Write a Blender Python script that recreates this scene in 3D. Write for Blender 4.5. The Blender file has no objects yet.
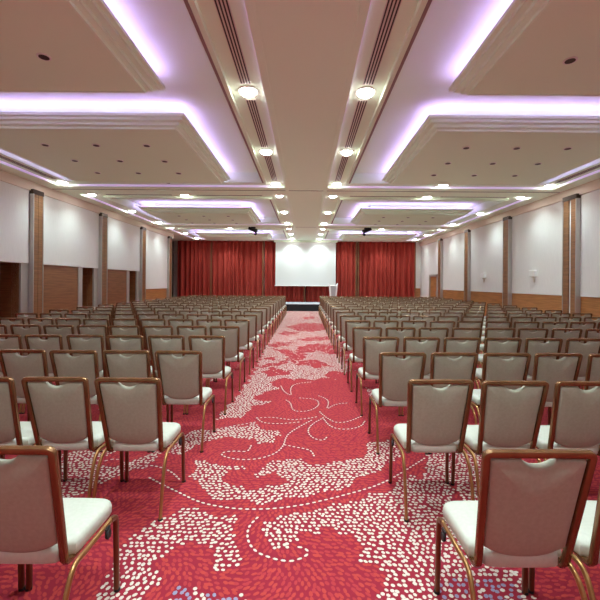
import bpy, bmesh, math, random
import numpy as np
from mathutils import Matrix, Vector

random.seed(7)
rng = np.random.default_rng(11)
C = bpy.context.scene.collection
SC = bpy.context.scene

# ------------------------------------------------------------------ camera
EYE = 1.55
FPX, VPX, VPY = 380.0, 305.5, 283.0
ROLL = math.radians(0.40)
cam_d = bpy.data.cameras.new('camera')
cam = bpy.data.objects.new('camera', cam_d)
C.objects.link(cam)
cam_d.sensor_width = 36.0
cam_d.lens = FPX / 600.0 * 36.0
cam_d.shift_x = -(VPX - 300.0) / 600.0
cam_d.shift_y = (VPY - 300.0) / 600.0
cam_d.clip_start = 0.05
cam.matrix_world = Matrix.Translation((0, 0, EYE)) @ Matrix.Rotation(math.pi / 2, 4, 'X') @ Matrix.Rotation(ROLL, 4, 'Z')
SC.camera = cam

# ------------------------------------------------------------------ world, exposure
w = bpy.data.worlds.new('world')
SC.world = w
w.use_nodes = True
w.node_tree.nodes['Background'].inputs[0].default_value = (0.02, 0.02, 0.022, 1)
w.node_tree.nodes['Background'].inputs[1].default_value = 1.0
SC.view_settings.view_transform = 'Standard'
SC.view_settings.look = 'None'
SC.view_settings.gamma = 1.0
SC.view_settings.use_curve_mapping = False
SC.view_settings.exposure = 0.98
SC.cycles.max_bounces = 10
SC.cycles.diffuse_bounces = 7
SC.cycles.sample_clamp_indirect = 6.0
LENS = 14.0           # glowing lens of a ceiling downlight
LAMP_W = 150.0        # beam of a ceiling downlight
LAMP_COL = (0.78, 1.0, 0.96)
COVE = 8.5           # lilac strips on the suspended panels
TROUGH = 0.22          # lilac strip along the slot troughs
LILAC = (0.53, 0.29, 1.0)

# ------------------------------------------------------------------ materials
def srgb(r, g, b):
    f = lambda c: (c / 255 / 12.92) if c / 255 <= 0.04045 else ((c / 255 + 0.055) / 1.055) ** 2.4
    return (f(r), f(g), f(b), 1.0)

def mat(name, col, rough=0.6, metal=0.0, emit=None, strength=0.0, spec=0.5):
    m = bpy.data.materials.new(name)
    m.use_nodes = True
    b = m.node_tree.nodes['Principled BSDF']
    b.inputs['Base Color'].default_value = col if len(col) == 4 else (*col, 1)
    b.inputs['Roughness'].default_value = rough
    b.inputs['Metallic'].default_value = metal
    b.inputs['Specular IOR Level'].default_value = spec
    if emit:
        b.inputs['Emission Color'].default_value = (*emit[:3], 1)
        b.inputs['Emission Strength'].default_value = strength
    return m

def noise_mat(name, c1, c2, scale, rough=0.6, metal=0.0, stretch=(1, 1, 1), detail=3, bump=0.0, spec=0.5):
    """two colours mixed by object-space noise"""
    m = mat(name, c1, rough, metal, spec=spec)
    nt = m.node_tree
    b = nt.nodes['Principled BSDF']
    tc = nt.nodes.new('ShaderNodeTexCoord')
    mp = nt.nodes.new('ShaderNodeMapping')
    mp.inputs['Scale'].default_value = stretch
    nz = nt.nodes.new('ShaderNodeTexNoise')
    nz.inputs['Scale'].default_value = scale
    nz.inputs['Detail'].default_value = detail
    cr = nt.nodes.new('ShaderNodeValToRGB')
    cr.color_ramp.elements[0].position = 0.35
    cr.color_ramp.elements[1].position = 0.65
    cr.color_ramp.elements[0].color = c1
    cr.color_ramp.elements[1].color = c2
    nt.links.new(tc.outputs['Object'], mp.inputs['Vector'])
    nt.links.new(mp.outputs['Vector'], nz.inputs['Vector'])
    nt.links.new(nz.outputs['Fac'], cr.inputs['Fac'])
    nt.links.new(cr.outputs['Color'], b.inputs['Base Color'])
    if bump:
        bp = nt.nodes.new('ShaderNodeBump')
        bp.inputs['Strength'].default_value = bump
        bp.inputs['Distance'].default_value = 0.004
        nt.links.new(nz.outputs['Fac'], bp.inputs['Height'])
        nt.links.new(bp.outputs['Normal'], b.inputs['Normal'])
    return m

M = {}
M['ceiling'] = mat('ceiling_paint', (0.82, 0.94, 0.77), 0.85, spec=0.2)
M['panel'] = mat('ceiling_panel_paint', (0.80, 0.91, 0.72), 0.85, spec=0.2)
M['wall_paint'] = mat('wall_paint', srgb(222, 205, 192), 0.8, spec=0.2)
M['fabric_white'] = noise_mat('white_wall_fabric', srgb(228, 227, 226), srgb(236, 235, 234), 30, 0.9, stretch=(1, 6, 0.15), spec=0.1)
M['wood'] = noise_mat('walnut_veneer', srgb(156, 104, 58), srgb(188, 132, 78), 3.0, 0.4, stretch=(0.6, 0.6, 14), detail=5)
M['wood_column'] = noise_mat('brown_walnut_veneer', srgb(126, 86, 54), srgb(152, 106, 68), 3.0, 0.4, stretch=(0.6, 0.6, 14), detail=5)
M['wood_dark'] = noise_mat('dark_walnut_veneer', srgb(120, 78, 48), srgb(150, 100, 64), 3.0, 0.45, stretch=(0.6, 0.6, 14), detail=5)
M['steel'] = mat('brushed_steel', srgb(190, 187, 183), 0.4, 0.55)
M['steel_dark'] = mat('dark_steel_cap', srgb(84, 72, 64), 0.3, 0.9)
M['black'] = mat('matt_black', srgb(18, 18, 20), 0.7)
M['black_cloth'] = noise_mat('black_stage_skirt', srgb(16, 17, 22), srgb(26, 27, 34), 40, 0.9, stretch=(4, 4, 0.2))
M['stage_top'] = mat('stage_top', srgb(150, 150, 160), 0.6)
M['screen'] = mat('screen_fabric', srgb(216, 216, 216), 0.8, spec=0.1)
M['white_plastic'] = mat('white_plastic', srgb(238, 238, 238), 0.4)
M['curtain'] = noise_mat('red_velvet', (0.40, 0.052, 0.037, 1), (0.27, 0.031, 0.024, 1), 6, 0.85, stretch=(5, 5, 0.1), spec=0.15)
M['gold_trim'] = mat('gold_curtain_edge', srgb(118, 78, 48), 0.7)
M['slot_dark'] = mat('slot_shadow', srgb(70, 60, 58), 0.8)
M['track'] = mat('recess_track', srgb(150, 126, 124), 0.6)
M['diffuser'] = mat('diffuser_metal', srgb(222, 214, 204), 0.5)
M['lamp_on'] = mat('lamp_lens', (1, 1, 1, 1), 0.5, emit=(1.0, 0.98, 0.94), strength=LENS)
M['lamp_ring'] = mat('lamp_ring', srgb(230, 228, 224), 0.4)
M['spot_off'] = mat('unlit_lamp', srgb(52, 34, 28), 0.4, 0.3)
M['cove'] = mat('lilac_light_strip', (1, 1, 1, 1), 0.5, emit=LILAC, strength=COVE)
M['trough_strip'] = mat('lilac_trough_strip', (1, 1, 1, 1), 0.5, emit=LILAC, strength=TROUGH)
M['upholstery_shaded'] = noise_mat('grey_beige_vinyl_shaded', srgb(158, 154, 139), srgb(165, 161, 146), 60, 0.5, spec=0.4)  # seat vinyl darkened to stand for the shade on the chair backs
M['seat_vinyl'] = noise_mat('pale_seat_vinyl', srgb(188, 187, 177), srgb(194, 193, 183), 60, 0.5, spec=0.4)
M['frame'] = noise_mat('copper_brown_bar', srgb(120, 84, 56), srgb(142, 102, 68), 12, 0.26, 0.6, stretch=(1, 1, 0.2))
M['bronze'] = mat('bronze_tube', srgb(172, 128, 84), 0.3, 0.85)
M['bronze_shaded'] = mat('shaded_bronze_tube', srgb(120, 76, 54), 0.35, 0.7)  # same bronze, darkened for the dim reflections on the front legs
M['rubber'] = mat('black_rubber', srgb(22, 22, 24), 0.6)
M['acrylic'] = mat('frosted_acrylic', srgb(226, 224, 226), 0.3)
M['acrylic_grey'] = mat('grey_acrylic', srgb(158, 156, 160), 0.35)
M['carpet_base'] = mat('carpet_crimson', (0.27, 0.020, 0.038), 0.95, spec=0.05)
M['carpet_petal'] = mat('carpet_petals', (0.43, 0.048, 0.046), 0.95, spec=0.05)
M['carpet_petal_b'] = mat('carpet_petals_rose', (0.39, 0.038, 0.048), 0.95, spec=0.05)
M['carpet_dot'] = mat('carpet_ivory_dots', srgb(204, 190, 181), 0.95, spec=0.05)
M['carpet_blue'] = mat('carpet_slate_dots', srgb(140, 132, 160), 0.95, spec=0.05)
M['carpet_far'] = noise_mat('carpet_red_weave', (0.36, 0.04, 0.056, 1), (0.52, 0.09, 0.08, 1), 30, 0.95, detail=1, spec=0.05)

for q in M:
    if q.startswith('carpet'):
        b_ = M[q].node_tree.nodes['Principled BSDF']
        b_.inputs['Sheen Weight'].default_value = 0.06
        b_.inputs['Sheen Roughness'].default_value = 0.5
        b_.inputs['Sheen Tint'].default_value = (1.0, 0.9, 0.9, 1)

# ------------------------------------------------------------------ mesh helpers
def add_box(bm, x0, x1, y0, y1, z0, z1, mi=0, bevel=0.0):
    r = bmesh.ops.create_cube(bm, size=1.0, matrix=Matrix.Translation(((x0 + x1) / 2, (y0 + y1) / 2, (z0 + z1) / 2)) @ Matrix.Diagonal((abs(x1 - x0), abs(y1 - y0), abs(z1 - z0), 1)))
    vs = r['verts']
    fs = {f for v in vs for f in v.link_faces}
    for f in fs:
        f.material_index = mi
    if bevel:
        es = list({e for v in vs for e in v.link_edges})
        b = bmesh.ops.bevel(bm, geom=es, offset=bevel, segments=2, profile=0.5, affect='EDGES')
        for f in b['faces']:
            f.material_index = mi

def add_loops(bm, loops, mi=0, cap0=True, cap1=True, closed=True):
    """skin a list of equally long vertex loops"""
    rows = [[bm.verts.new(p) for p in lp] for lp in loops]
    n = len(rows[0])
    for a, b in zip(rows, rows[1:]):
        for i in range(n if closed else n - 1):
            j = (i + 1) % n
            f = bm.faces.new((a[i], a[j], b[j], b[i]))
            f.material_index = mi
    if cap0:
        f = bm.faces.new(rows[0][::-1]); f.material_index = mi
    if cap1:
        f = bm.faces.new(rows[-1]); f.material_index = mi
    return rows

def add_sweep(bm, path, section, normals=None, mi=0):
    """sweep a 2-D section (side, normal) along a path"""
    P = [Vector(p) for p in path]
    loops = []
    n = len(P)
    for i in range(n):
        T = (P[min(i + 1, n - 1)] - P[max(i - 1, 0)]).normalized()
        N = Vector(normals[i]) if normals else Vector((1, 0, 0))
        N = (N - T * N.dot(T)).normalized()
        S = T.cross(N).normalized()
        loops.append([P[i] + S * a + N * b for a, b in section])
    add_loops(bm, loops, mi)

def circle(r, n=10, ry=None):
    return [(r * math.cos(2 * math.pi * k / n), (ry or r) * math.sin(2 * math.pi * k / n)) for k in range(n)]

def rrect(wd, h, r, n=3):
    out = []
    for cx, cy, a0 in ((wd / 2 - r, h / 2 - r, 0), (-wd / 2 + r, h / 2 - r, 90), (-wd / 2 + r, -h / 2 + r, 180), (wd / 2 - r, -h / 2 + r, 270)):
        for k in range(n):
            a = math.radians(a0 + 90 * k / (n - 1))
            out.append((cx + r * math.cos(a), cy + r * math.sin(a)))
    return out

def add_disc(bm, x, y, z0, z1, r, n=24, mi=0):
    lo = [(x + r * math.cos(2 * math.pi * k / n), y + r * math.sin(2 * math.pi * k / n), z0) for k in range(n)]
    hi = [(p[0], p[1], z1) for p in lo]
    add_loops(bm, [lo, hi], mi)

def fillet(pts, r, n=5):
    """round the inner corners of a polyline"""
    P = [Vector(p) for p in pts]
    out = [P[0]]
    for i in range(1, len(P) - 1):
        a, b, c = P[i - 1], P[i], P[i + 1]
        ra = min(r, (a - b).length * 0.48)
        rc = min(r, (c - b).length * 0.48)
        p0 = b + (a - b).normalized() * ra
        p2 = b + (c - b).normalized() * rc
        for k in range(n + 1):
            t = k / n
            out.append((1 - t) ** 2 * p0 + 2 * t * (1 - t) * b + t * t * p2)
    out.append(P[-1])
    return out

def obj(name, bm, mats, parent=None, smooth=None):
    bmesh.ops.recalc_face_normals(bm, faces=bm.faces[:])
    me = bpy.data.meshes.new(name)
    bm.to_mesh(me)
    bm.free()
    for m in (mats if isinstance(mats, (list, tuple)) else [mats]):
        me.materials.append(m)
    if smooth is not None:
        for p in me.polygons:
            p.use_smooth = True
        me.set_sharp_from_angle(angle=math.radians(smooth))
    o = bpy.data.objects.new(name, me)
    C.objects.link(o)
    if parent:
        o.parent = parent
    return o

def tag(o, label, cat, group=None):
    o['label'] = label
    o['category'] = cat
    if group:
        o['group'] = group
    return o

def thing(name, label, cat, loc=(0, 0, 0), group=None):
    o = bpy.data.objects.new(name, None)
    o.empty_display_size = 0.1
    C.objects.link(o)
    o.location = loc
    return tag(o, label, cat, group)

def struct(name, bm, mats, smooth=None):
    o = obj(name, bm, mats, smooth=smooth)
    o['kind'] = 'structure'
    return o

def copy_tree(root, loc):
    r = root.copy()
    C.objects.link(r)
    r.location = loc
    for ch in root.children:
        c = ch.copy()
        C.objects.link(c)
        c.parent = r
        for g in ch.children:
            d = g.copy()
            C.objects.link(d)
            d.parent = c
    return r

ORD = ['zeroth', 'first', 'second', 'third', 'fourth', 'fifth', 'sixth', 'seventh', 'eighth', 'ninth', 'tenth', 'eleventh',
       'twelfth', 'thirteenth', 'fourteenth', 'fifteenth', 'sixteenth', 'seventeenth', 'eighteenth']

# room numbers
XW = 7.1                # side walls
YB, YE = -2.5, 23.9     # room behind the camera .. back wall
XL = -8.3               # far left pocket beside the curtain
ZC, ZT, ZR = 4.10, 4.16, 4.36   # ceiling, trough, recess
YWL = 20.2              # the left wall ends here
COLS = [3.5, 6.65, 9.87, 13.12, 16.33, 19.55]
COLR = [3.5, 6.8, 10.02, 13.2, 16.45, 19.75]

# ------------------------------------------------------------------ ceiling: coffers as a stepped surface
BAYS = [  # recess y0,y1 ; trough outer y0,y1 ; trough inner y0,y1
    (1.0, 9.70, 0.47, 10.20, 0.93, 9.77),
    (11.67, 16.30, 11.10, 16.83, 11.56, 16.37),
    (18.40, 22.00, 17.86, 22.55, 18.32, 22.07),
]
def ceil_z(x, y):
    ax = abs(x)
    for r0, r1, t0, t1, i0, i1 in BAYS:
        if 1.13 < ax < 6.10 and r0 < y < r1:
            return ZR
        if 0.57 < ax < 6.63 and t0 < y < t1 and not (1.03 < ax < 6.17 and i0 < y < i1):
            return ZT
    if 0.48 < ax < 0.57:
        return ZC - 0.015
    return ZC

xs = sorted({s * v for v in (0.48, 0.57, 1.03, 1.13, 6.10, 6.17, 6.63, XW) for s in (1, -1)} | {XL})
ys = sorted({YB, YE} | {v for b in BAYS for v in b})
bm = bmesh.new()
def quad(a, b, c, d, mi=0):
    f = bm.faces.new([bm.verts.new(p) for p in (a, b, c, d)])
    f.material_index = mi
zz = [[ceil_z((xs[i] + xs[i + 1]) / 2, (ys[j] + ys[j + 1]) / 2) for j in range(len(ys) - 1)] for i in range(len(xs) - 1)]
for i in range(len(xs) - 1):
    for j in range(len(ys) - 1):
        z = zz[i][j]
        quad((xs[i], ys[j], z), (xs[i], ys[j + 1], z), (xs[i + 1], ys[j + 1], z), (xs[i + 1], ys[j], z))
        if i + 1 < len(xs) - 1 and zz[i + 1][j] != z:
            q = zz[i + 1][j]
            quad((xs[i + 1], ys[j], z), (xs[i + 1], ys[j + 1], z), (xs[i + 1], ys[j + 1], q), (xs[i + 1], ys[j], q))
        if j + 1 < len(ys) - 1 and zz[i][j + 1] != z:
            q = zz[i][j + 1]
            quad((xs[i], ys[j + 1], z), (xs[i + 1], ys[j + 1], z), (xs[i + 1], ys[j + 1], q), (xs[i], ys[j + 1], q))
add_box(bm, XL - 0.2, XW + 0.2, YB - 0.2, YE + 0.2, ZR + 0.02, ZR + 0.15)
bmesh.ops.remove_doubles(bm, verts=bm.verts[:], dist=1e-5)
me = bpy.data.meshes.new('ceiling')
bm.to_mesh(me); bm.free()
me.materials.append(M['ceiling'])
o = bpy.data.objects.new('ceiling', me); C.objects.link(o); o['kind'] = 'structure'

# thin room-divider tracks across the ceiling, dark edge tracks of the recesses
k = 0
for y in (10.5, 17.35):
    k += 1
    bm = bmesh.new()
    add_box(bm, -XW + 0.02, XW - 0.02, y - 0.012, y + 0.012, ZC - 0.006, ZC + 0.01)
    struct('trim_%d' % k, bm, M['slot_dark'])
for r0, r1, *_ in BAYS:
    for s in (-1, 1):
        k += 1
        bm = bmesh.new()
        add_box(bm, s * 1.085, s * 1.120, r0, r1, ZC - 0.006, ZC + 0.004)
        struct('trim_%d' % k, bm, M['track'])

# lilac strip lights along the outer faces of the troughs
for bi, (r0, r1, t0, t1, i0, i1) in enumerate(BAYS):
    for s in (-1, 1):
        side = 'left' if s < 0 else 'right'
        bayn = ['nearest', 'middle', 'farthest'][bi]
        bm = bmesh.new()
        for x in (0.575, 6.625):
            add_box(bm, s * x - 0.004, s * x + 0.004, t0 + 0.25, t1 - 0.25, ZC + 0.012, ZT - 0.005)
        add_box(bm, s * 0.7 if s > 0 else -6.5, 6.5 if s > 0 else -0.7, t1 - 0.009, t1 - 0.001, ZC + 0.012, ZT - 0.005)
        t = obj('light_strip', bm, M['trough_strip'])
        tag(t, 'thin lilac light line in the slot around the %s %s ceiling coffer' % (bayn, side), 'strip light', 'lilac strip lights of the ceiling slots')

# ------------------------------------------------------------------ walls
def wall_bm(boxes):
    b = bmesh.new()
    for bx in boxes:
        add_box(b, *bx)
    return b
T = 0.2
# left wall: alcoves with dark wooden doors below the white panels
ALC = [(c - 1.1, c - 0.45) for c in COLS[1:5]]
boxes = []
yy = YB
for a0, a1 in ALC:
    boxes.append((-XW - T, -XW, yy, a0, 0, 2.0, 0))
    yy = a1
boxes.append((-XW - T, -XW, yy, YWL, 0, 2.0, 0))
boxes.append((-XW - T, -XW, YB, YWL, 2.0, ZR, 0))
for a0, a1 in ALC:          # niche lining
    boxes.append((-XW - 0.55, -XW - 0.51, a0 - 0.04, a1 + 0.04, 0, 2.0, 1))
    boxes.append((-XW - 0.55, -XW - 0.004, a0 - 0.04, a0, 0, 2.0, 1))
    boxes.append((-XW - 0.55, -XW - 0.004, a1, a1 + 0.04, 0, 2.0, 1))
    boxes.append((-XW - 0.55, -XW - 0.21, a0 - 0.04, a1 + 0.04, 2.0, 2.04, 1))
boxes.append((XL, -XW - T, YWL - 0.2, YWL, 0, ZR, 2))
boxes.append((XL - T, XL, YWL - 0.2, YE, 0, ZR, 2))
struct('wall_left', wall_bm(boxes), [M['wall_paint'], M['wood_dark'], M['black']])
struct('wall_right', wall_bm([(XW, XW + T, YB, 20.45, 0, ZR, 0), (XW, XW + T, 21.75, YE, 0, ZR, 0), (XW, XW + T, 20.45, 21.75, 2.05, ZR, 0)]), [M['fabric_white']])
struct('wall_back', wall_bm([(XL, XW + T, YE, YE + T, 0, ZR, 0), (6.66, XW, 23.42, YE, 0, ZR, 0)]), [M['fabric_white']])
struct('wall_front', wall_bm([(XL, XW + T, YB - T, YB, 0, ZR, 0)]), [M['fabric_white']])

# cornice under the ceiling
k += 1
b = bmesh.new(); add_box(b, -XW, -XW + 0.09, YB, YWL, 3.86, ZC + 0.02); struct('trim_%d' % k, b, M['wall_paint'])
k += 1
b = bmesh.new(); add_box(b, XW - 0.09, XW, YB, 23.42, 3.86, ZC + 0.02); struct('trim_%d' % k, b, M['wall_paint'])

# wooden wainscots (structure)
k += 1
b = bmesh.new()
for c0, c1 in zip(COLR, COLR[1:]):
    add_box(b, XW - 0.03, XW, c0 + 0.2, c1 - 0.2, 0, 1.25)
add_box(b, XW - 0.03, XW, YB, COLR[0] - 0.2, 0, 1.25)
struct('trim_%d' % k, b, M['wood'])
k += 1
b = bmesh.new()
add_box(b, 6.66, XW - 0.03, 23.39, 23.42, 0, 1.27)
struct('trim_%d' % k, b, M['wood'])
k += 1
b = bmesh.new(); add_box(b, -XW, -XW + 0.03, COLS[4] + 0.2, COLS[5] - 0.2, 0, 1.23); struct('trim_%d' % k, b, M['wood'])
for c in COLS[1:5]:
    k += 1
    b = bmesh.new()
    p0 = c - 3.3 + 0.2 if c > 3.6 else c - 3.1
    add_box(b, -XW, -XW + 0.025, p0, c - 1.31, 0, 1.99)
    struct('trim_%d' % k, b, M['wood_dark'])
    k += 1
    b = bmesh.new()
    add_box(b, -XW - 0.01, -XW + 0.045, c - 1.31, c - 1.1, 0, 2.0)
    add_box(b, -XW - 0.01, -XW + 0.045, c - 0.45, c - 0.2, 0, 2.0)
    struct('trim_%d' % k, b, M['steel'])

# white fabric wall panels
for i, (c0, c1) in enumerate(zip(COLS, COLS[1:])):
    n = len(COLS) - 1 - i
    place = 'nearest the red curtain' if n == 1 else '%s from the red curtain' % ORD[n]
    zb = 2.0 if i < 4 else 1.23
    b = bmesh.new()
    add_box(b, -XW, -XW + 0.06, c0 + 0.2, c1 - 0.2, zb, 3.86, 0, 0.006)
    tag(obj('wall_panel', b, M['fabric_white']), 'white fabric panel on the left wall above dark wood, %s' % place, 'wall panel', 'white wall panels on the left')
    b = bmesh.new()
    add_box(b, XW - 0.045, XW, COLR[i] + 0.2, COLR[i + 1] - 0.2, 1.25, 3.86, 0, 0.006)
    tag(obj('wall_panel', b, M['fabric_white']), 'white fabric panel on the right wall above wood wainscot, %s' % place, 'wall panel', 'white wall panels on the right')

# pilasters: wood face, steel sides, dark cap
def pilaster(x, s, y, label, double=False, group=None):
    t = thing('column', label, 'column', (x, y, 0), group)
    ix = lambda d: -s * d                     # towards the room
    hw = 0.26 if double else 0.19
    pr = 0.15
    b = bmesh.new()
    if double:
        add_box(b, ix(0), ix(pr), -hw + 0.02, -0.05, 0, 3.78)
        add_box(b, ix(0), ix(pr), 0.05, hw - 0.02, 0, 3.78)
    else:
        add_box(b, ix(0), ix(pr), -hw + 0.02, -0.006, 0, 3.78)
        add_box(b, ix(0), ix(pr), 0.006, hw - 0.02, 0, 3.78)
    obj('wood_facing', b, M['wood_column'], t)
    b = bmesh.new()
    add_box(b, ix(0), ix(pr + 0.012), -hw, -hw + 0.022, 0, 3.78)
    add_box(b, ix(0), ix(pr + 0.012), hw - 0.022, hw, 0, 3.78)
    obj('steel_edge', b, M['steel'], t)
    if double:
        b = bmesh.new()
        add_box(b, ix(0), ix(pr - 0.04), -0.05, 0.05, 0, 3.78)
        obj('white_groove', b, M['white_plastic'], t)
    b = bmesh.new()
    add_box(b, ix(0), ix(pr + 0.016), -hw - 0.004, hw + 0.004, 3.78, 3.90, 0, 0.008)
    obj('cap', b, M['steel_dark'], t)
    return t
for i, c in enumerate(COLS):
    n = len(COLS) - i
    pilaster(-XW, -1, c, 'wood and steel pilaster on the left wall, %s from the red curtain' % ORD[n], group='pilasters on the left wall')
    if i == 2:
        pilaster(XW, 1, COLR[2], 'double wood pilaster with a white groove between on the right wall', True, group='pilasters on the right wall')
    else:
        pilaster(XW, 1, COLR[i], 'wood and steel pilaster on the right wall, %s from the red curtain' % ORD[n], group='pilasters on the right wall')

# door at the far right
b = bmesh.new()
add_box(b, XW - 0.03, XW + 0.12, 20.42, 20.55, 0, 2.07)
add_box(b, XW - 0.03, XW + 0.12, 21.65, 21.78, 0, 2.07)
add_box(b, XW - 0.03, XW + 0.12, 20.42, 21.78, 1.95, 2.07)
d = struct('door_1', b, M['steel'])
b = bmesh.new(); add_box(b, XW + 0.02, XW + 0.07, 20.55, 21.65, 0.01, 1.95); obj('door_leaf', b, M['wood'], d)
b = bmesh.new(); add_box(b, XW - 0.02, XW + 0.02, 20.62, 20.66, 0.95, 1.15); obj('door_handle', b, M['steel'], d)

# ------------------------------------------------------------------ floor: woven carpet with ivory dots, petals and dashed scrolls
def floor_pt(u, v):
    du, dv = u - VPX, v - VPY
    c, s = math.cos(ROLL), math.sin(ROLL)
    X = du * c + dv * s
    Y = -du * s + dv * c
    y = FPX * EYE / max(Y, 1.0)
    return (X * y / FPX, y)
DOTS, REDS = [], []
DOTS.append([(90, 620), (100, 585), (113, 562), (125, 540), (150, 525), (183, 507), (203, 513), (240, 518), (267, 520), (300, 511), (330, 507), (387, 490), (412, 472), (440, 455), (455, 470), (452, 495), (470, 520), (480, 560), (560, 575), (560, 620)])
REDS.append([(240, 516), (233, 530), (233, 543), (240, 557), (248, 565), (230, 569), (213, 571), (218, 562), (217, 553), (207, 545), (187, 544), (170, 550), (160, 562), (162, 578), (150, 593), (130, 620), (375, 620), (382, 588), (383, 578), (377, 568), (363, 563), (363, 555), (357, 548), (355, 540), (347, 536), (338, 535), (335, 527), (323, 525), (317, 533), (310, 532), (297, 535), (295, 542), (283, 550), (267, 545), (260, 533), (263, 522), (267, 516)])
DOTS.append([(165, 600), (172, 590), (190, 589), (215, 593), (240, 596), (250, 604), (165, 604)])
DOTS.append([(195, 462), (190, 478), (211, 497), (233, 500), (267, 503), (284, 501), (337, 490), (386, 467), (404, 455), (410, 436), (379, 441), (368, 443), (370, 450), (358, 459), (344, 462), (330, 460.5), (323, 464), (312, 466), (302, 460), (291, 457), (277, 462), (260, 467), (255, 473), (260, 476), (274, 473), (284, 478), (290, 483), (281, 487), (267, 485), (253, 489), (239, 488), (228, 487), (223, 478), (228, 471), (242, 471), (242, 467), (225, 467), (207, 460)])
DOTS.append([(168, 440), (195, 431), (218, 429), (256, 424), (258, 431), (279, 429), (283, 434), (273, 437), (274, 443), (260, 445), (253, 438), (225, 438), (211, 438), (200, 446), (180, 453), (166, 453)])
DOTS.append([(215, 420), (235, 400), (249, 380), (258, 366), (263, 352), (270, 340), (278, 325), (284, 310), (323, 310), (332, 330), (340, 345), (346, 360), (350, 372), (337, 376), (311, 380), (283, 378), (269, 382), (278, 387), (272, 391), (256, 395), (255, 399), (271, 402), (249, 408), (248, 413), (238, 417)])
REDS.append([(262, 372), (273, 367), (283, 370), (293, 371), (284, 376), (270, 376)])
REDS.append([(295, 364), (308, 359), (322, 362), (333, 366), (316, 368)])
REDS.append([(322, 374), (334, 371), (346, 372), (348, 380), (330, 377)])
REDS.append([(260, 368), (285, 364), (296, 357), (294, 351), (282, 349), (268, 349), (280, 352), (288, 356), (284, 361), (262, 365)])
REDS.append([(263, 360), (270, 356), (277, 357), (274, 360)])
REDS.append([(298, 347), (312, 344), (330, 344), (338, 347), (345, 358), (333, 354), (318, 351), (305, 353), (306, 358), (296, 362), (290, 364), (296, 355)])
REDS.append([(268, 345), (280, 342), (295, 342.5), (286, 346), (270, 347.5)])
REDS.append([(297, 339), (315, 337), (330, 336), (334, 338.5), (318, 341), (300, 341)])
REDS.append([(286, 327), (300, 323.5), (318, 323), (329, 325), (326, 330), (312, 332), (298, 331)])
REDS.append([(276, 334), (286, 331), (300, 333), (288, 335.5)])
REDS.append([(300, 317.5), (312, 316.5), (318, 318), (304, 319)])
LINES = [
    [(150, 478), (165, 486), (180, 493), (200, 503), (233, 509), (267, 509.5), (297, 506), (313, 503), (353, 493), (379, 485), (400, 474), (425, 458)],
    [(257, 518), (248, 527), (247, 540), (255, 552), (273, 559), (290, 562), (303, 558), (309, 553), (305, 548), (297, 547)],
    [(251, 446), (248, 452), (235, 451), (223, 452), (221, 456), (239, 460), (260, 459), (277, 453), (284, 445), (286, 436), (295, 429), (312, 420)],
    [(323, 418), (312, 424), (307, 431), (312, 438), (323, 441), (327, 437)],
    [(323, 418), (330, 427), (344, 430), (361, 427), (365, 421)],
    [(186, 436), (204, 432), (228, 427), (256, 422)],
    [(281, 386), (284, 392), (292, 396), (290, 390), (293, 384), (311, 382)],
    [(300, 398), (316, 399), (320, 404), (313, 410), (300, 412), (292, 410), (291, 403), (286, 400)],
    [(319, 396), (327, 399), (329, 403), (326, 410), (335, 404), (348, 403)],
    [(257, 418), (273, 417), (289, 420), (305, 419), (316, 417)],
    [(257, 418), (262, 423), (280, 424), (300, 422)],
    [(320, 412), (324, 416), (335, 423), (348, 422), (362, 416)],
    [(285, 445), (295, 447), (311, 450), (314, 456)],
    [(323, 366), (318, 372), (308, 376)],
    [(130, 470), (140, 465), (158, 466), (172, 472), (180, 480)],
    [(100, 462), (118, 458), (128, 466), (120, 476), (104, 478)],
]
def in_poly(px, py, poly):
    q = [floor_pt(*p) for p in poly]
    inside = np.zeros(px.shape, bool)
    px, py = px + (0.004 + 0.004 * py) * np.sin(py * 21 + 1.0) + 0.008 * np.sin(px * 33 + py * 11), py + 0.008 * py * np.sin(px * 19 + py * 5)
    n = len(q)
    for i in range(n):
        x1, y1 = q[i]
        x2, y2 = q[(i + 1) % n]
        if y1 == y2:
            continue
        c = ((y1 > py) != (y2 > py)) & (px < (x2 - x1) * (py - y1) / (y2 - y1) + x1)
        inside ^= c
    return inside
def cells(x0, x1, y0, y1, st):
    nx, ny = int((x1 - x0) / st), int((y1 - y0) / st)
    gx, gy = np.meshgrid(np.arange(nx), np.arange(ny))
    px = x0 + (gx + 0.5 * (gy % 2) + 0.25) * st
    py = y0 + (gy + 0.5) * st
    px = px + rng.uniform(-0.32, 0.32, px.shape) * st
    py = py + rng.uniform(-0.28, 0.28, px.shape) * st
    return px.ravel(), py.ravel()
ST = 0.0335
ax, ay = cells(-4.2, 4.2, 1.0, 5.2, ST)
bx_, by_ = cells(-1.5, 1.5, 5.2, 21.0, ST)
px = np.concatenate([ax, bx_])
py = np.concatenate([ay, by_])
isdot = np.zeros(px.shape, bool)
for pl in DOTS[:1]:
    isdot |= in_poly(px, py, pl)
for pl in REDS[:1]:
    isdot &= ~in_poly(px, py, pl)
for pl in DOTS[1:]:
    isdot |= in_poly(px, py, pl)
for pl in REDS[1:]:
    isdot &= ~in_poly(px, py, pl)
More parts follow.
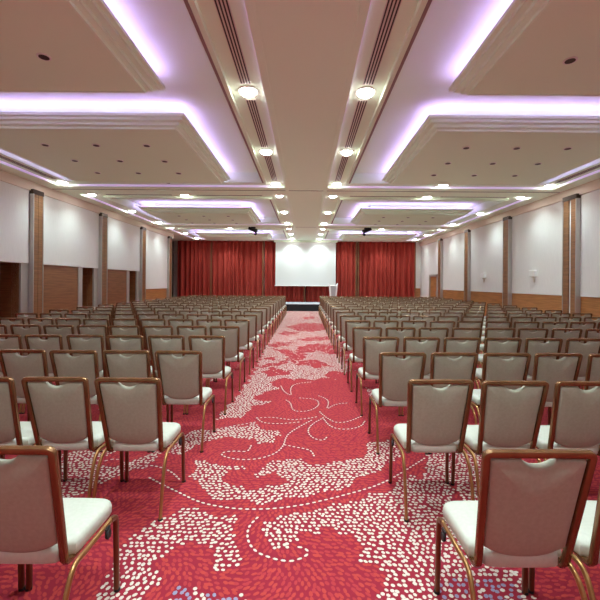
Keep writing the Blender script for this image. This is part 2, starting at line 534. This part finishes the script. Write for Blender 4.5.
# away from the aisle the same flowers and scrolls repeat at their own scale
f = np.sin(px * 2.1 + 1.2 * np.sin(py * 1.7)) + np.sin(py * 2.6 + 1.4 * np.sin(px * 1.9 + 0.6)) + 0.5 * np.sin(px * 5.3 + py * 4.1) + 0.35 * np.sin(px * 7.1 - py * 8.3)
side = ((px > 0.9) & (py > 3.0)) | (px < -1.3) | ((px > 1.15))
side &= py < 6.5
isdot = np.where(side, f > np.where(px < 0, 1.25, 0.95), isdot)
fl = rng.uniform(size=px.shape)
isdot = np.where(~side & (fl < np.where(isdot, 0.10, 0.22) * np.clip((py - 6.0) / 4.0, 0, 1)), ~isdot, isdot)
lx = np.concatenate([np.array([floor_pt(*p) for p in ln]) for ln in LINES])
dashes = []
keep = np.ones(px.shape, bool)
for ln in LINES:
    q = np.array([floor_pt(*p) for p in ln])
    # smooth the scroll, then walk along it
    for _ in range(3):
        r = np.empty((2 * len(q), 2))
        r[0], r[-1] = q[0], q[-1]
        r[1:-1:2] = 0.75 * q[:-1] + 0.25 * q[1:]
        r[2:-1:2] = 0.25 * q[:-1] + 0.75 * q[1:]
        q = r
    seg = np.linalg.norm(np.diff(q, axis=0), axis=1)
    cum = np.concatenate([[0], np.cumsum(seg)])
    s = 0.0
    while s < cum[-1]:
        i = min(np.searchsorted(cum, s, 'right') - 1, len(seg) - 1)
        t = (s - cum[i]) / max(seg[i], 1e-6)
        p = q[i] * (1 - t) + q[i + 1] * t
        d = q[i + 1] - q[i]
        dashes.append((p[0], p[1], math.atan2(d[1], d[0])))
        s += 0.047
dz = np.array(dashes)
for i in range(0, len(dz)):
    keep &= (px - dz[i, 0]) ** 2 + (py - dz[i, 1]) ** 2 > 0.023 ** 2
px, py, isdot = px[keep], py[keep], isdot[keep]
ang = 1.3 * np.sin(px * 3.1 + 0.8) + 1.5 * np.cos(py * 2.7 + px) + rng.normal(0, 0.22, px.shape)
a_ = np.where(isdot, 0.0136, 0.0195) * rng.uniform(0.85, 1.12, px.shape)
b_ = np.where(isdot, 0.0108, 0.0102) * rng.uniform(0.85, 1.12, px.shape)
mi = np.where(isdot, 3, np.where(rng.uniform(size=px.shape) < 0.6, 1, 2))
blue = isdot & (py < 1.99) & (np.sin(px * 9) + 0.4 * np.sin(px * 31) > 0.1) & (rng.uniform(size=px.shape) < 0.75)
mi = np.where(blue, 4, mi)
px = np.concatenate([px, dz[:, 0]]); py = np.concatenate([py, dz[:, 1]]); ang = np.concatenate([ang, dz[:, 2]])
a_ = np.concatenate([a_, np.full(len(dz), 0.0165)]); b_ = np.concatenate([b_, np.full(len(dz), 0.0085)])
mi = np.concatenate([mi, np.full(len(dz), 3)])
K = 6
n = len(px)
th = np.arange(K) * 2 * math.pi / K
ex = a_[:, None] * np.cos(th)[None]
ey = b_[:, None] * np.sin(th)[None]
ca, sa = np.cos(ang)[:, None], np.sin(ang)[:, None]
V = np.zeros((n, K, 3), np.float32)
V[:, :, 0] = px[:, None] + ca * ex - sa * ey
V[:, :, 1] = py[:, None] + sa * ex + ca * ey
V[:, :, 2] = 0.0008 + 0.0009 * rng.uniform(size=n)[:, None]
base = np.array([(-4.3, 0.9, 0), (4.3, 0.9, 0), (4.3, 5.3, 0), (1.55, 5.3, 0), (1.55, 21, 0), (-1.55, 21, 0), (-1.55, 5.3, 0), (-4.3, 5.3, 0),
                 (XL - 0.2, YB - 0.2, 0), (XW + 0.2, YB - 0.2, 0), (XW + 0.2, YE + 0.2, 0), (XL - 0.2, YE + 0.2, 0)], np.float32)
faces = [(0, 1, 2, 3, 6, 7), (6, 3, 4, 5), (8, 9, 1, 0), (9, 10, 4, 3, 2, 1), (10, 11, 5, 4), (11, 8, 0, 7, 6, 5)]
fmat = [0, 0, 5, 5, 5, 5]
me = bpy.data.meshes.new('floor')
nv = len(base) + n * K
me.vertices.add(nv)
me.vertices.foreach_set('co', np.concatenate([base, V.reshape(-1, 3)]).ravel())
loops = np.concatenate([np.array([i for f_ in faces for i in f_]), np.arange(n * K) + len(base)]).astype(np.int32)
counts = np.concatenate([[len(f_) for f_ in faces], np.full(n, K)]).astype(np.int32)
me.loops.add(len(loops))
me.loops.foreach_set('vertex_index', loops)
me.polygons.add(len(counts))
me.polygons.foreach_set('loop_start', np.concatenate([[0], np.cumsum(counts)[:-1]]).astype(np.int32))
me.polygons.foreach_set('loop_total', counts)
me.polygons.foreach_set('material_index', np.concatenate([fmat, mi]).astype(np.int32))
for m in ('carpet_base', 'carpet_petal', 'carpet_petal_b', 'carpet_dot', 'carpet_blue', 'carpet_far'):
    me.materials.append(M[m])
me.update(calc_edges=True)
me.validate()
o = bpy.data.objects.new('floor', me); C.objects.link(o); o['kind'] = 'structure'

# ------------------------------------------------------------------ suspended ceiling panels with stepped moulding
PANELS = [('nearest', 1.6, 5.12), ('second nearest', 5.92, 9.58), ('third nearest', 13.27, 16.2), ('farthest', 20.05, 21.93)]
PROFILE = [(0.0, 4.185), (0.0, 4.145), (0.050, 4.138), (0.050, 4.098), (0.064, 4.098), (0.118, 4.088), (0.118, 4.046), (0.132, 4.046), (0.180, 4.034), (0.180, 4.000), (0.205, 4.000), (0.21, 4.010)]
for s in (-1, 1):
    sd = 'left' if s < 0 else 'right'
    for nm, y0, y1 in PANELS:
        t = thing('ceiling_panel', '%s suspended ceiling panel with stepped moulding, %s of the central strip' % (nm, sd), 'ceiling panel',
                  (s * 3.88, (y0 + y1) / 2, 4.0), 'suspended ceiling panels')
        hx, hy = 1.97, (y1 - y0) / 2
        rect = lambda i, z: [(-hx + i, -hy + i, z - 4.0), (hx - i, -hy + i, z - 4.0), (hx - i, hy - i, z - 4.0), (-hx + i, hy - i, z - 4.0)]
        b = bmesh.new()
        add_loops(b, [rect(i, z) for i, z in PROFILE], cap0=False, cap1=False)
        add_loops(b, [rect(0.0, 4.185), rect(0.3, 4.186)], cap0=False, cap1=True)
        obj('moulding', b, M['ceiling'], t)
        b = bmesh.new()
        v = [b.verts.new(p) for p in rect(0.21, 4.010)]
        b.faces.new(v)
        obj('underside', b, M['panel'], t)
        b = bmesh.new()
        add_box(b, -hx + 0.4, hx - 0.4, -hy + 0.4, hy - 0.4, 0.18, ZR - 4.0)
        obj('hanger', b, M['ceiling'], t)
        b = bmesh.new()
        for yy in (-hy + 0.06, hy - 0.09):
            add_box(b, -hx + 0.06, hx - 0.06, yy, yy + 0.03, 0.187, 0.200)
        for xx in (-hx + 0.06, hx - 0.09):
            add_box(b, xx, xx + 0.03, -hy + 0.1, hy - 0.1, 0.187, 0.200)
        obj('light_strip', b, M['cove'], t)

# ------------------------------------------------------------------ downlights
def make_downlight():
    t = thing('downlight', '', 'downlight')
    b = bmesh.new(); add_disc(b, 0, 0, -0.012, 0.006, 0.135, 28); obj('trim_ring', b, M['lamp_ring'], t)
    b = bmesh.new(); add_loops(b, [[(r * math.cos(2 * math.pi * q / 28), r * math.sin(2 * math.pi * q / 28), z) for q in range(28)] for r, z in ((0.112, -0.008), (0.110, -0.022), (0.098, -0.040), (0.074, -0.054), (0.040, -0.062))]); obj('lens', b, M['lamp_on'], t, 60)
    ld = bpy.data.lights.new('beam', 'SPOT'); ld.energy = LAMP_W; ld.color = LAMP_COL; ld.spot_size = math.radians(135); ld.spot_blend = 1.0; ld.shadow_soft_size = 0.1
    lo = bpy.data.objects.new('beam', ld); C.objects.link(lo); lo.parent = t; lo.location = (0, 0, -0.075)
    return t
def make_unlit():
    b = bmesh.new()
    add_disc(b, 0, 0, -0.010, 0.004, 0.07, 20, 0)
    add_disc(b, 0, 0, -0.013, -0.009, 0.052, 20, 1)
    return obj('recessed_spotlight', b, [M['lamp_ring'], M['spot_off']])
dl = None
LY = [0.72, 2.78, 5.18, 7.54, 9.97, 11.33, 13.98, 16.56, 18.10, 20.20, 22.30]
def put_light(x, y, label, group):
    global dl
    if dl is None:
        dl = make_downlight(); o = dl; o.location = (x, y, ZT)
    else:
        o = copy_tree(dl, (x, y, ZT if y > 0 else ZC))
    if abs(x) > 5 or y < 0:
        for ch in o.children:
            if ch.type == 'LIGHT':
                if 'wall_beam' not in bpy.data.lights:
                    q = ch.data.copy(); q.name = 'wall_beam'; q.energy = LAMP_W * 0.36
                ch.data = bpy.data.lights['wall_beam']
    tag(o, label, 'downlight', group)
for s in (-1, 1):
    sd = 'left' if s < 0 else 'right'
    for i, y in enumerate(LY):
        place = 'last before the screen' if i == len(LY) - 1 else '%s from the screen' % ORD[len(LY) - i]
        put_light(s * 0.80, y, 'lit round downlight along the %s edge of the central ceiling strip, %s' % (sd, place), 'downlights beside the central strip')
    for i, y in enumerate(LY):
        place = 'last before the curtain' if i == len(LY) - 1 else '%s from the curtain' % ORD[len(LY) - i]
        put_light(s * 6.40, y, 'lit round downlight along the %s wall, %s' % (sd, place), 'downlights along the walls')
for x, y, lb in ((3.60, 9.97, 'lit round downlight midway on the near edge of the right first ceiling beam'),
                 (-3.62, 11.33, 'lit round downlight midway on the far edge of the left first ceiling beam'),
                 (3.62, 11.33, 'lit round downlight midway on the far edge of the right first ceiling beam'),
                 (-3.62, 18.10, 'lit round downlight midway on the left second ceiling beam'),
                 (3.62, 18.10, 'lit round downlight midway on the right second ceiling beam'),
                 (-2.4, 22.3, 'added curtain-fill downlight behind the farthest left ceiling panel, nearer the screen'),  # these last four are hidden lamps added to brighten the curtain top
                 (-4.6, 22.3, 'added curtain-fill downlight behind the farthest left ceiling panel, nearer the left wall'),
                 (2.4, 22.3, 'added curtain-fill downlight behind the farthest right ceiling panel, nearer the screen'),
                 (4.6, 22.3, 'added curtain-fill downlight behind the farthest right ceiling panel, nearer the right wall')):
    put_light(x, y, lb, 'downlights midway along the cross beams')
for x in (-5.2, -2.0, 2.0, 5.2):  # unseen lamps added behind the camera to fill the chair backs
    put_light(x, -1.3, 'added fill downlight near the rear wall, %s of the central strip, %s one' % ('left' if x < 0 else 'right', 'inner' if abs(x) < 3 else 'outer'), 'added fill downlights near the rear wall')
un = None
def put_unlit(x, y, z, label, group):
    global un
    if un is None:
        un = make_unlit(); o = un
    else:
        o = un.copy(); C.objects.link(o)
    o.location = (x, y, z)
    tag(o, label, 'spotlight', group)
GRID = {'nearest': (4.16,), 'second nearest': (6.85, 7.73, 8.58), 'third nearest': (14.1, 14.95, 15.75)}
for s in (-1, 1):
    sd = 'left' if s < 0 else 'right'
    for nm, ylist in GRID.items():
        for r, y in enumerate(ylist):
            for c, x in enumerate((2.88, 3.79, 4.71)):
                where = ['inner', 'middle', 'outer'][c]
                rw = ['near', 'centre', 'far'][r] if len(ylist) > 1 else 'far'
                put_unlit(s * x, y, 4.010, 'small unlit recessed spotlight in the %s %s ceiling panel, %s row, %s one' % (nm, sd, rw, where), 'unlit spotlights of the ceiling panels')
put_unlit(-3.62, 9.97, ZT, 'unlit dark downlight midway on the near edge of the left first ceiling beam', 'downlights midway along the cross beams')

# slot air diffusers between the downlights
def diffuser(x0, x1, y0, y1, label, along='y'):
    t = thing('slot_diffuser', label, 'air diffuser', ((x0 + x1) / 2, (y0 + y1) / 2, ZT), 'slot air diffusers in the ceiling')
    hx, hy = (x1 - x0) / 2, (y1 - y0) / 2
    b = bmesh.new(); add_box(b, -hx, hx, -hy, hy, -0.008, 0.004); obj('frame', b, M['diffuser'], t)
    for q in range(4):
        b = bmesh.new()
        if along == 'y':
            c = -hx + (q + 0.5) * 2 * hx / 4
            add_box(b, c - 0.008, c + 0.008, -hy + 0.02, hy - 0.02, -0.011, -0.006)
        else:
            c = -hy + (q + 0.5) * 2 * hy / 4
            add_box(b, -hx + 0.02, hx - 0.02, c - 0.008, c + 0.008, -0.011, -0.006)
        obj('slot', b, M['slot_dark'], t)
for s in (-1, 1):
    sd = 'left' if s < 0 else 'right'
    for y0, y1, lb in ((2.95, 4.98, 'nearest'), (5.4, 7.30, 'second nearest'), (7.78, 9.7, 'third nearest')):
        xa, xb = sorted((s * 0.73, s * 0.87))
        diffuser(xa, xb, y0, y1, '%s slotted air diffuser beside the %s edge of the central ceiling strip' % (lb, sd))
    for y, lb in ((11.33, 'first'), (18.1, 'second')):
        for xa, xb, w2 in ((1.3, 3.3, 'inner'), (4.0, 6.0, 'outer')):
            a, b2 = sorted((s * xa, s * xb))
            diffuser(a, b2, y - 0.07, y + 0.07, '%s slotted air diffuser on the %s %s ceiling beam' % (w2, sd, lb), 'x')
    for y0, y1, lb in ((2.98, 4.98, 'nearest'), (5.38, 7.34, 'second nearest'), (7.76, 9.7, 'third nearest')):
        xa, xb = sorted((s * 6.33, s * 6.47))
        diffuser(xa, xb, y0, y1, '%s slotted air diffuser along the %s wall' % (lb, sd))

# ------------------------------------------------------------------ stage, curtains, screen, lectern
t = thing('stage', 'low black-skirted stage platform in front of the red curtain', 'stage', (0, 21.95, 0))
b = bmesh.new(); add_box(b, -4.6, 4.6, -1.03, 1.0, 0, 0.36); obj('skirt', b, M['black_cloth'], t)
b = bmesh.new(); add_box(b, -4.64, 4.64, -1.05, 1.0, 0.36, 0.40, 0, 0.006); obj('platform', b, M['stage_top'], t)

CURT = [(-7.85, -5.70, 'far left red curtain beside the black gap', (1,)),
        (-5.66, -2.55, 'red curtain left of the screen, second from the left', (1,)),
        (-2.51, -0.02, 'red curtain behind the left half of the white screen', (1,)),
        (0.02, 3.12, 'red curtain behind the right half of the white screen', (1,)),
        (3.16, 6.72, 'far right red curtain next to the white wall', (0, 1))]
for x0, x1, lb, edges in CURT:
    xc = (x0 + x1) / 2
    t = thing('curtain', lb, 'curtain', (xc, 23.25, 0), 'red stage curtains')
    N = int((x1 - x0) / 0.02)
    ph = random.uniform(0, 6)
    zs = [0.02, 1.4, 2.8, 3.7, 4.09]
    b = bmesh.new()
    fr, bk = [], []
    for zi, z in enumerate(zs):
        amp = 0.085 if zi < 3 else 0.070
        row = []
        for i in range(N + 1):
            x = x0 + (x1 - x0) * i / N
            y = amp * math.sin(x * 2 * math.pi / 0.29 + 1.3 * math.sin(x * 3.1 + ph) + 0.06 * zi) + 0.02 * math.sin(x * 9.7 + ph + zi * 0.2)
            row.append((x - xc, y, z))
        fr.append(row)
    F = [[b.verts.new(p) for p in r] for r in fr]
    B = [[b.verts.new((p[0], p[1] + 0.012, p[2])) for p in r] for r in fr]
    for a in range(len(zs) - 1):
        for i in range(N):
            b.faces.new((F[a][i], F[a][i + 1], F[a + 1][i + 1], F[a + 1][i]))
            b.faces.new((B[a][i + 1], B[a][i], B[a + 1][i], B[a + 1][i + 1]))
        b.faces.new((F[a][0], F[a + 1][0], B[a + 1][0], B[a][0]))
        b.faces.new((F[a][N], B[a][N], B[a + 1][N], F[a + 1][N]))
    for i in range(N):
        b.faces.new((F[0][i], B[0][i], B[0][i + 1], F[0][i + 1]))
        b.faces.new((F[-1][i], F[-1][i + 1], B[-1][i + 1], B[-1][i]))
    obj('drape', b, M['curtain'], t, smooth=60)
    for e in edges:
        xe = (x0 + 0.05 if e == 0 else x1 - 0.05) - xc
        b = bmesh.new()
        add_box(b, xe - 0.035, xe + 0.035, -0.125, -0.10, 0.03, 4.08, 0, 0.008)
        obj('gold_edge', b, M['gold_trim'], t)

t = thing('projection_screen', 'large white roll-down projection screen above the stage', 'screen', (0, 22.75, 1.36))
b = bmesh.new(); add_box(b, -1.80, 1.80, -0.004, 0.004, 0.06, 2.62); obj('screen_sheet', b, M['screen'], t)
b = bmesh.new(); add_box(b, -1.84, 1.84, -0.02, 0.02, 0.0, 0.06, 0, 0.008); obj('bottom_bar', b, M['lamp_ring'], t)
b = bmesh.new(); add_box(b, -1.9, 1.9, -0.06, 0.06, 2.62, 2.745, 0, 0.01); obj('casing', b, M['ceiling'], t)

t = thing('lectern', 'white tapered acrylic lectern standing at the right of the stage', 'lectern', (1.55, 21.25, 0.40))
b = bmesh.new()
add_box(b, -0.17, 0.17, -0.14, 0.14, 0, 0.03, 0, 0.006)
obj('foot', b, M['acrylic'], t)
for s in (-1, 1):
    b = bmesh.new()
    lo = [(s * 0.09, -0.10, 0.03), (s * 0.15, -0.10, 0.03), (s * 0.15, 0.10, 0.03), (s * 0.09, 0.10, 0.03)]
    hi = [(s * 0.15, -0.16, 0.98), (s * 0.25, -0.16, 1.12), (s * 0.25, 0.16, 1.16), (s * 0.15, 0.16, 1.02)]
    add_loops(b, [lo, hi])
    obj('side_panel', b, M['acrylic'], t)
b = bmesh.new()
add_loops(b, [[(-0.10, -0.07, 0.03), (0.10, -0.07, 0.03), (0.10, -0.05, 0.03), (-0.10, -0.05, 0.03)], [(-0.16, -0.10, 1.0), (0.16, -0.10, 1.0), (0.16, -0.08, 1.0), (-0.16, -0.08, 1.0)]])
obj('front_panel', b, M['acrylic_grey'], t)
b = bmesh.new()
add_loops(b, [[(-0.17, -0.06, 0.93), (0.17, -0.06, 0.93), (0.17, 0.14, 0.99), (-0.17, 0.14, 0.99)], [(-0.17, -0.06, 0.95), (0.17, -0.06, 0.95), (0.17, 0.14, 1.01), (-0.17, 0.14, 1.01)]])
obj('reading_desk', b, M['acrylic'], t)

# two black spotlights hanging from the second beam
for x, lb in ((-2.42, 'black hanging projector on a bracket under the ceiling, left of the screen'), (2.79, 'black hanging projector on a bracket under the ceiling, right of the screen')):
    t = thing('hanging_projector', lb, 'projector', (x, 17.5, ZC), 'black ceiling projectors')
    sg = 1 if x < 0 else -1
    b = bmesh.new(); add_box(b, -0.10, 0.10, -0.10, 0.10, -0.03, 0.0, 0, 0.005); obj('mounting_plate', b, M['black'], t)
    b = bmesh.new()
    add_sweep(b, [(0, 0, -0.02), (0, 0, -0.10), (sg * 0.06, 0.0, -0.17), (sg * 0.10, 0, -0.26)], circle(0.025, 8), normals=[(0, 1, 0)] * 4)
    obj('bracket', b, M['black'], t)
    b = bmesh.new()
    add_box(b, -0.19, 0.19, -0.16, 0.16, -0.06, 0.06, 0, 0.015)
    hd = obj('body', b, M['black'], t)
    hd.location = (-sg * 0.02, 0, -0.10); hd.rotation_euler = (0.25, sg * 0.42, 0)
    b = bmesh.new()
    add_sweep(b, [(0, -0.10, 0), (0, 0.10, 0)], circle(0.06, 14), normals=[(0, 0, 1)] * 2)
    ln = obj('lens_barrel', b, M['black'], t)
    ln.location = (sg * 0.11, 0, -0.29); ln.rotation_euler = (0.3, 0, 0)

# white wall boxes on the right wall
for y, lb in ((11.72, 'white box on a thin bracket on the right wall, nearer of the two'), (15.0, 'white box on a thin bracket on the right wall, farther of the two')):
    t = thing('wall_speaker', lb, 'wall speaker', (XW - 0.045, y, 1.80), 'white boxes on the right wall')
    b = bmesh.new(); add_box(b, -0.09, 0.0, -0.15, 0.15, 0.0, 0.19, 0, 0.012); obj('cabinet', b, M['white_plastic'], t)
    b = bmesh.new()
    add_box(b, -0.06, -0.02, -0.05, 0.05, -0.04, 0.0, 0, 0.004)
    add_box(b, -0.03, 0.0, -0.02, 0.02, -0.18, -0.04)
    obj('bracket', b, M['diffuser'], t)

# ------------------------------------------------------------------ banquet chairs
Z0, Z1, YL = 0.39, 0.925, 0.125      # bottom and top of the back, lean
UP = Vector((0, -YL, Z1 - Z0)); LEN = UP.length; UP.normalize()
NB = Vector((0, -UP.z, UP.y))        # out of the rear face of the back
def pl(s, tt, nn=0.0):
    """point of the leaning back plane: across, up the back, out of its rear face"""
    return Vector((s, YL, Z0)) + UP * tt + NB * nn
HT, HB = 0.2025, 0.1775              # half widths of the bar's centre line at top and bottom
TOPT = LEN - 0.016
def frame_bm():
    b = bmesh.new()
    left = fillet([pl(-HB, 0.02), pl(-HT, TOPT), pl(HT, TOPT), pl(HB, 0.02)], 0.021, 5)
    hook = []
    for yy, z in ((0.235, 0.392), (0.195, 0.388), (0.160, 0.387), (0.137, 0.392)):
        hook.append(Vector((-HB + 0.002, yy, z)))
    path = hook + left + [Vector((-p.x, p.y, p.z)) for p in reversed(hook)]
    n = len(path)
    nor = []
    for i in range(n):
        if i < 4:
            T_ = (path[i + 1] - path[max(i - 1, 0)]).normalized()
            nor.append((0, -T_.z, T_.y))
        elif i >= n - 4:
            T_ = (path[min(i + 1, n - 1)] - path[i - 1]).normalized()
            nor.append((0, T_.z, -T_.y))
        else:
            nor.append(NB)
    add_sweep(b, path, rrect(0.029, 0.025, 0.006, 3), nor)
    return b
def offset_loop(pts, d):
    n = len(pts)
    out = []
    for i in range(n):
        a, p, c = pts[i - 1], pts[i], pts[(i + 1) % n]
        e1 = (p[0] - a[0], p[1] - a[1]); e2 = (c[0] - p[0], c[1] - p[1])
        l1 = math.hypot(*e1) or 1; l2 = math.hypot(*e2) or 1
        nx, ny = -(e1[1] / l1 + e2[1] / l2), (e1[0] / l1 + e2[0] / l2)
        l = math.hypot(nx, ny) or 1
        out.append((p[0] + nx / l * d, p[1] + ny / l * d))
    return out
def pad_bm():
    hw = lambda tt: HB + (HT - HB) * tt / TOPT - 0.017
    top = TOPT - 0.020
    lo = 0.105
    pts = []
    for q in range(13):                                     # curved bottom edge, left to right
        x = -1 + 2 * q / 12
        pts.append((x * hw(lo), lo - 0.050 * (1 - abs(x) ** 2.4)))
    for q in range(1, 4):
        tt = lo + (top - lo) * q / 4
        pts.append((hw(tt), tt))
    r = 0.018
    for q in range(4):
        a = math.radians(90 * q / 3)
        pts.append((hw(top) - r + r * math.cos(a), top - r + r * math.sin(a)))
    for q in range(11):                                     # hand-hold notch
        x = 1 - 2 * q / 10
        pts.append((0.070 * x, top - 0.036 * max(0, 1 - abs(x) ** 2.2) ** 0.8))
    for q in range(4):
        a = math.radians(90 + 90 * q / 3)
        pts.append((-hw(top) + r + r * math.cos(a), top - r + r * math.sin(a)))
    for q in range(3, 0, -1):
        tt = lo + (top - lo) * q / 4
        pts.append((-hw(tt), tt))
    b = bmesh.new()
    lay = [(0.016, 0.010), (0.006, 0.0065), (0.0, 0.0), (0.0, -0.016), (0.006, -0.026), (0.016, -0.030)]
    add_loops(b, [[pl(x, y, nn) for x, y in offset_loop(pts, d)] for d, nn in lay], cap0=False, cap1=False)
    for (d, nn), flip in ((lay[0], 1), (lay[-1], -1)):
        # gently bulging faces
        inner = offset_loop(pts, d)
        cx, cy = 0.0, sum(p[1] for p in inner) / len(inner) - 0.01
        ring = [inner] + [[(cx + (x - cx) * f_, cy + (y - cy) * f_) for x, y in inner] for f_ in (0.7, 0.35)]
        bul = [nn, nn + flip * 0.005, nn + flip * 0.007]
        add_loops(b, [[pl(x, y, h) for x, y in rg] for rg, h in zip(ring, bul)], cap0=False, cap1=True)
    bmesh.ops.remove_doubles(b, verts=b.verts[:], dist=1e-5)
    return b
def seat_bm():
    plan = []
    def arc(cx, cy, r, a0, a1, n=5):
        for q in range(n):
            a = math.radians(a0 + (a1 - a0) * q / (n - 1))
            plan.append((cx + r * math.cos(a), cy + r * math.sin(a)))
    plan.append((0.0, 0.107))
    plan.append((0.10, 0.108)); plan.append((0.145, 0.114)); plan.append((0.158, 0.135)); plan.append((0.160, 0.158)); plan.append((0.196, 0.168)); plan.append((0.201, 0.20)); plan.append((0.206, 0.35))
    arc(0.206 - 0.055, 0.487 - 0.055, 0.055, 0, 90)
    plan.append((0.06, 0.491))
    rt = plan[:]
    plan += [(-x, y) for x, y in reversed(rt) if x > 0.001]
    b = bmesh.new()
    lay = [(0.030, 0.394), (0.006, 0.396), (0.0, 0.408), (0.0, 0.438), (0.005, 0.452), (0.016, 0.462), (0.04, 0.468), (0.09, 0.472)]
    loops = []
    for d, z in lay:
        loops.append([(x, y, z) for x, y in [(px_ * (1 - d / 0.205), 0.30 + (py_ - 0.30) * (1 - d / 0.19)) for px_, py_ in plan]])
    add_loops(b, loops)
    return b
def rear_leg_bm(s):
    b = bmesh.new()
    path = fillet([(s * 0.222, -0.005, 0.0), (s * 0.222, 0.026, 0.18), (s * 0.220, 0.066, 0.315), (s * 0.215, 0.122, 0.389), (s * 0.214, 0.21, 0.384)], 0.045, 5)
    add_sweep(b, path, circle(0.0135, 10, 0.0105))
    return b
def rail_bm(s):
    b = bmesh.new()
    add_sweep(b, [(s * 0.214, 0.205, 0.384), (s * 0.214, 0.42, 0.386)], circle(0.0135, 10, 0.0105))
    return b
def front_leg_bm(s):
    b = bmesh.new()
    path = fillet([(s * 0.214, 0.415, 0.386), (s * 0.216, 0.466, 0.378), (s * 0.220, 0.472, 0.0)], 0.04, 5)
    add_sweep(b, path, rrect(0.025, 0.023, 0.006, 3))
    return b
def link_bm(s):
    b = bmesh.new()
    add_box(b, s * 0.225, s * 0.231, 0.345, 0.385, 0.345, 0.386)
    add_sweep(b, [(s * 0.227, 0.365, 0.352), (s * 0.2365, 0.365, 0.352)], circle(0.020, 12), normals=[(0, 0, 1)] * 2)
    return b
def foot_bm(s, y):
    b = bmesh.new(); add_disc(b, s * 0.222, y, 0.0, 0.012, 0.0155, 10); return b
def make_chair():
    t = thing('banquet_chair', '', 'chair')
    obj('back_frame', frame_bm(), M['frame'], t, 40)
    obj('backrest', pad_bm(), M['upholstery_shaded'], t, 50)
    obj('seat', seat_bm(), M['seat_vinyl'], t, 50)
    for s in (-1, 1):
        l = obj('leg', rear_leg_bm(s), M['bronze'], t, 60)
        obj('foot', foot_bm(s, -0.003), M['rubber'], l)
        l = obj('leg', front_leg_bm(s), M['bronze_shaded'], t, 50)
        obj('foot', foot_bm(s, 0.472), M['rubber'], l)
        obj('side_rail', rail_bm(s), M['bronze'], t, 60)
        obj('linking_bracket', link_bm(s), M['rubber'], t, 40)
    return t
def one_mesh():
    """the whole chair as one mesh, for rows too far off to show parts"""
    tot = bmesh.new()
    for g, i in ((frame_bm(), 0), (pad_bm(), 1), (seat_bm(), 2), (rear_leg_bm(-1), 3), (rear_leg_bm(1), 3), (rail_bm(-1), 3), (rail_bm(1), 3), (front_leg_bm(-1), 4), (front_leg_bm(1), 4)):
        tmp = bpy.data.meshes.new('tmp')
        bmesh.ops.recalc_face_normals(g, faces=g.faces[:])
        for f_ in g.faces:
            f_.material_index = i
        g.to_mesh(tmp); g.free()
        tot.from_mesh(tmp)
        bpy.data.meshes.remove(tmp)
    return tot
CM = [M['frame'], M['upholstery_shaded'], M['seat_vinyl'], M['bronze'], M['bronze_shaded']]

PITCH, ROW0, DROW, NROW = 0.478, 1.447, 0.992, 18
seats = []
for r in range(NROW):
    y = ROW0 + DROW * r + (0.035 if r else 0.0)
    vis = 0.80 * (y + 0.55) + 0.35
    for sd, x0, s, ncol in (('left', -1.157, -1, 10), ('right', 0.892, 1, 12)):
        for c in range(ncol):
            x = x0 + s * PITCH * c
            if abs(x) - 0.22 <= vis:
                seats.append((r, c, sd, x, y))
seats.sort(key=lambda q: (q[0], q[1]))
single, rest = seats[:300], seats[300:]
chair0 = make_chair()
far0 = None
used = False
for r, c, sd, x, y in single:
    jx, jy = random.uniform(-0.001, 0.001), random.uniform(-0.012, 0.012)
    loc = (x + jx, y + jy, 0)
    if r < 8:
        if not used:
            o = chair0; o.location = loc; used = True
        else:
            o = copy_tree(chair0, loc)
    else:
        if far0 is None:
            far0 = obj('banquet_chair', one_mesh(), CM, None, 50); o = far0
        else:
            o = far0.copy(); C.objects.link(o)
        o.location = loc
    rowtxt = 'nearest row' if r == 0 else '%s row from the viewer' % ORD[r + 1]
    tag(o, 'grey-beige chair, %s seat %s of the aisle, %s' % (ORD[c + 1], sd, rowtxt), 'chair', 'banquet chairs %s of the aisle' % sd)
if rest:
    tot = bmesh.new()
    src = far0.data
    for r, c, sd, x, y in rest:
        k0 = len(tot.verts)
        tot.from_mesh(src)
        tot.verts.ensure_lookup_table()
        for v in tot.verts[k0:]:
            v.co.x += x; v.co.y += y
    me = bpy.data.meshes.new('distant_chairs')
    tot.to_mesh(me); tot.free()
    for m in CM:
        me.materials.append(m)
    o = bpy.data.objects.new('distant_chairs', me); C.objects.link(o)
    o['kind'] = 'stuff'
    tag(o, 'mass of grey-beige banquet chairs in the last rows before the stage', 'chairs')
print('CHAIRS', len(single), len(rest), 'carpet cells', n)
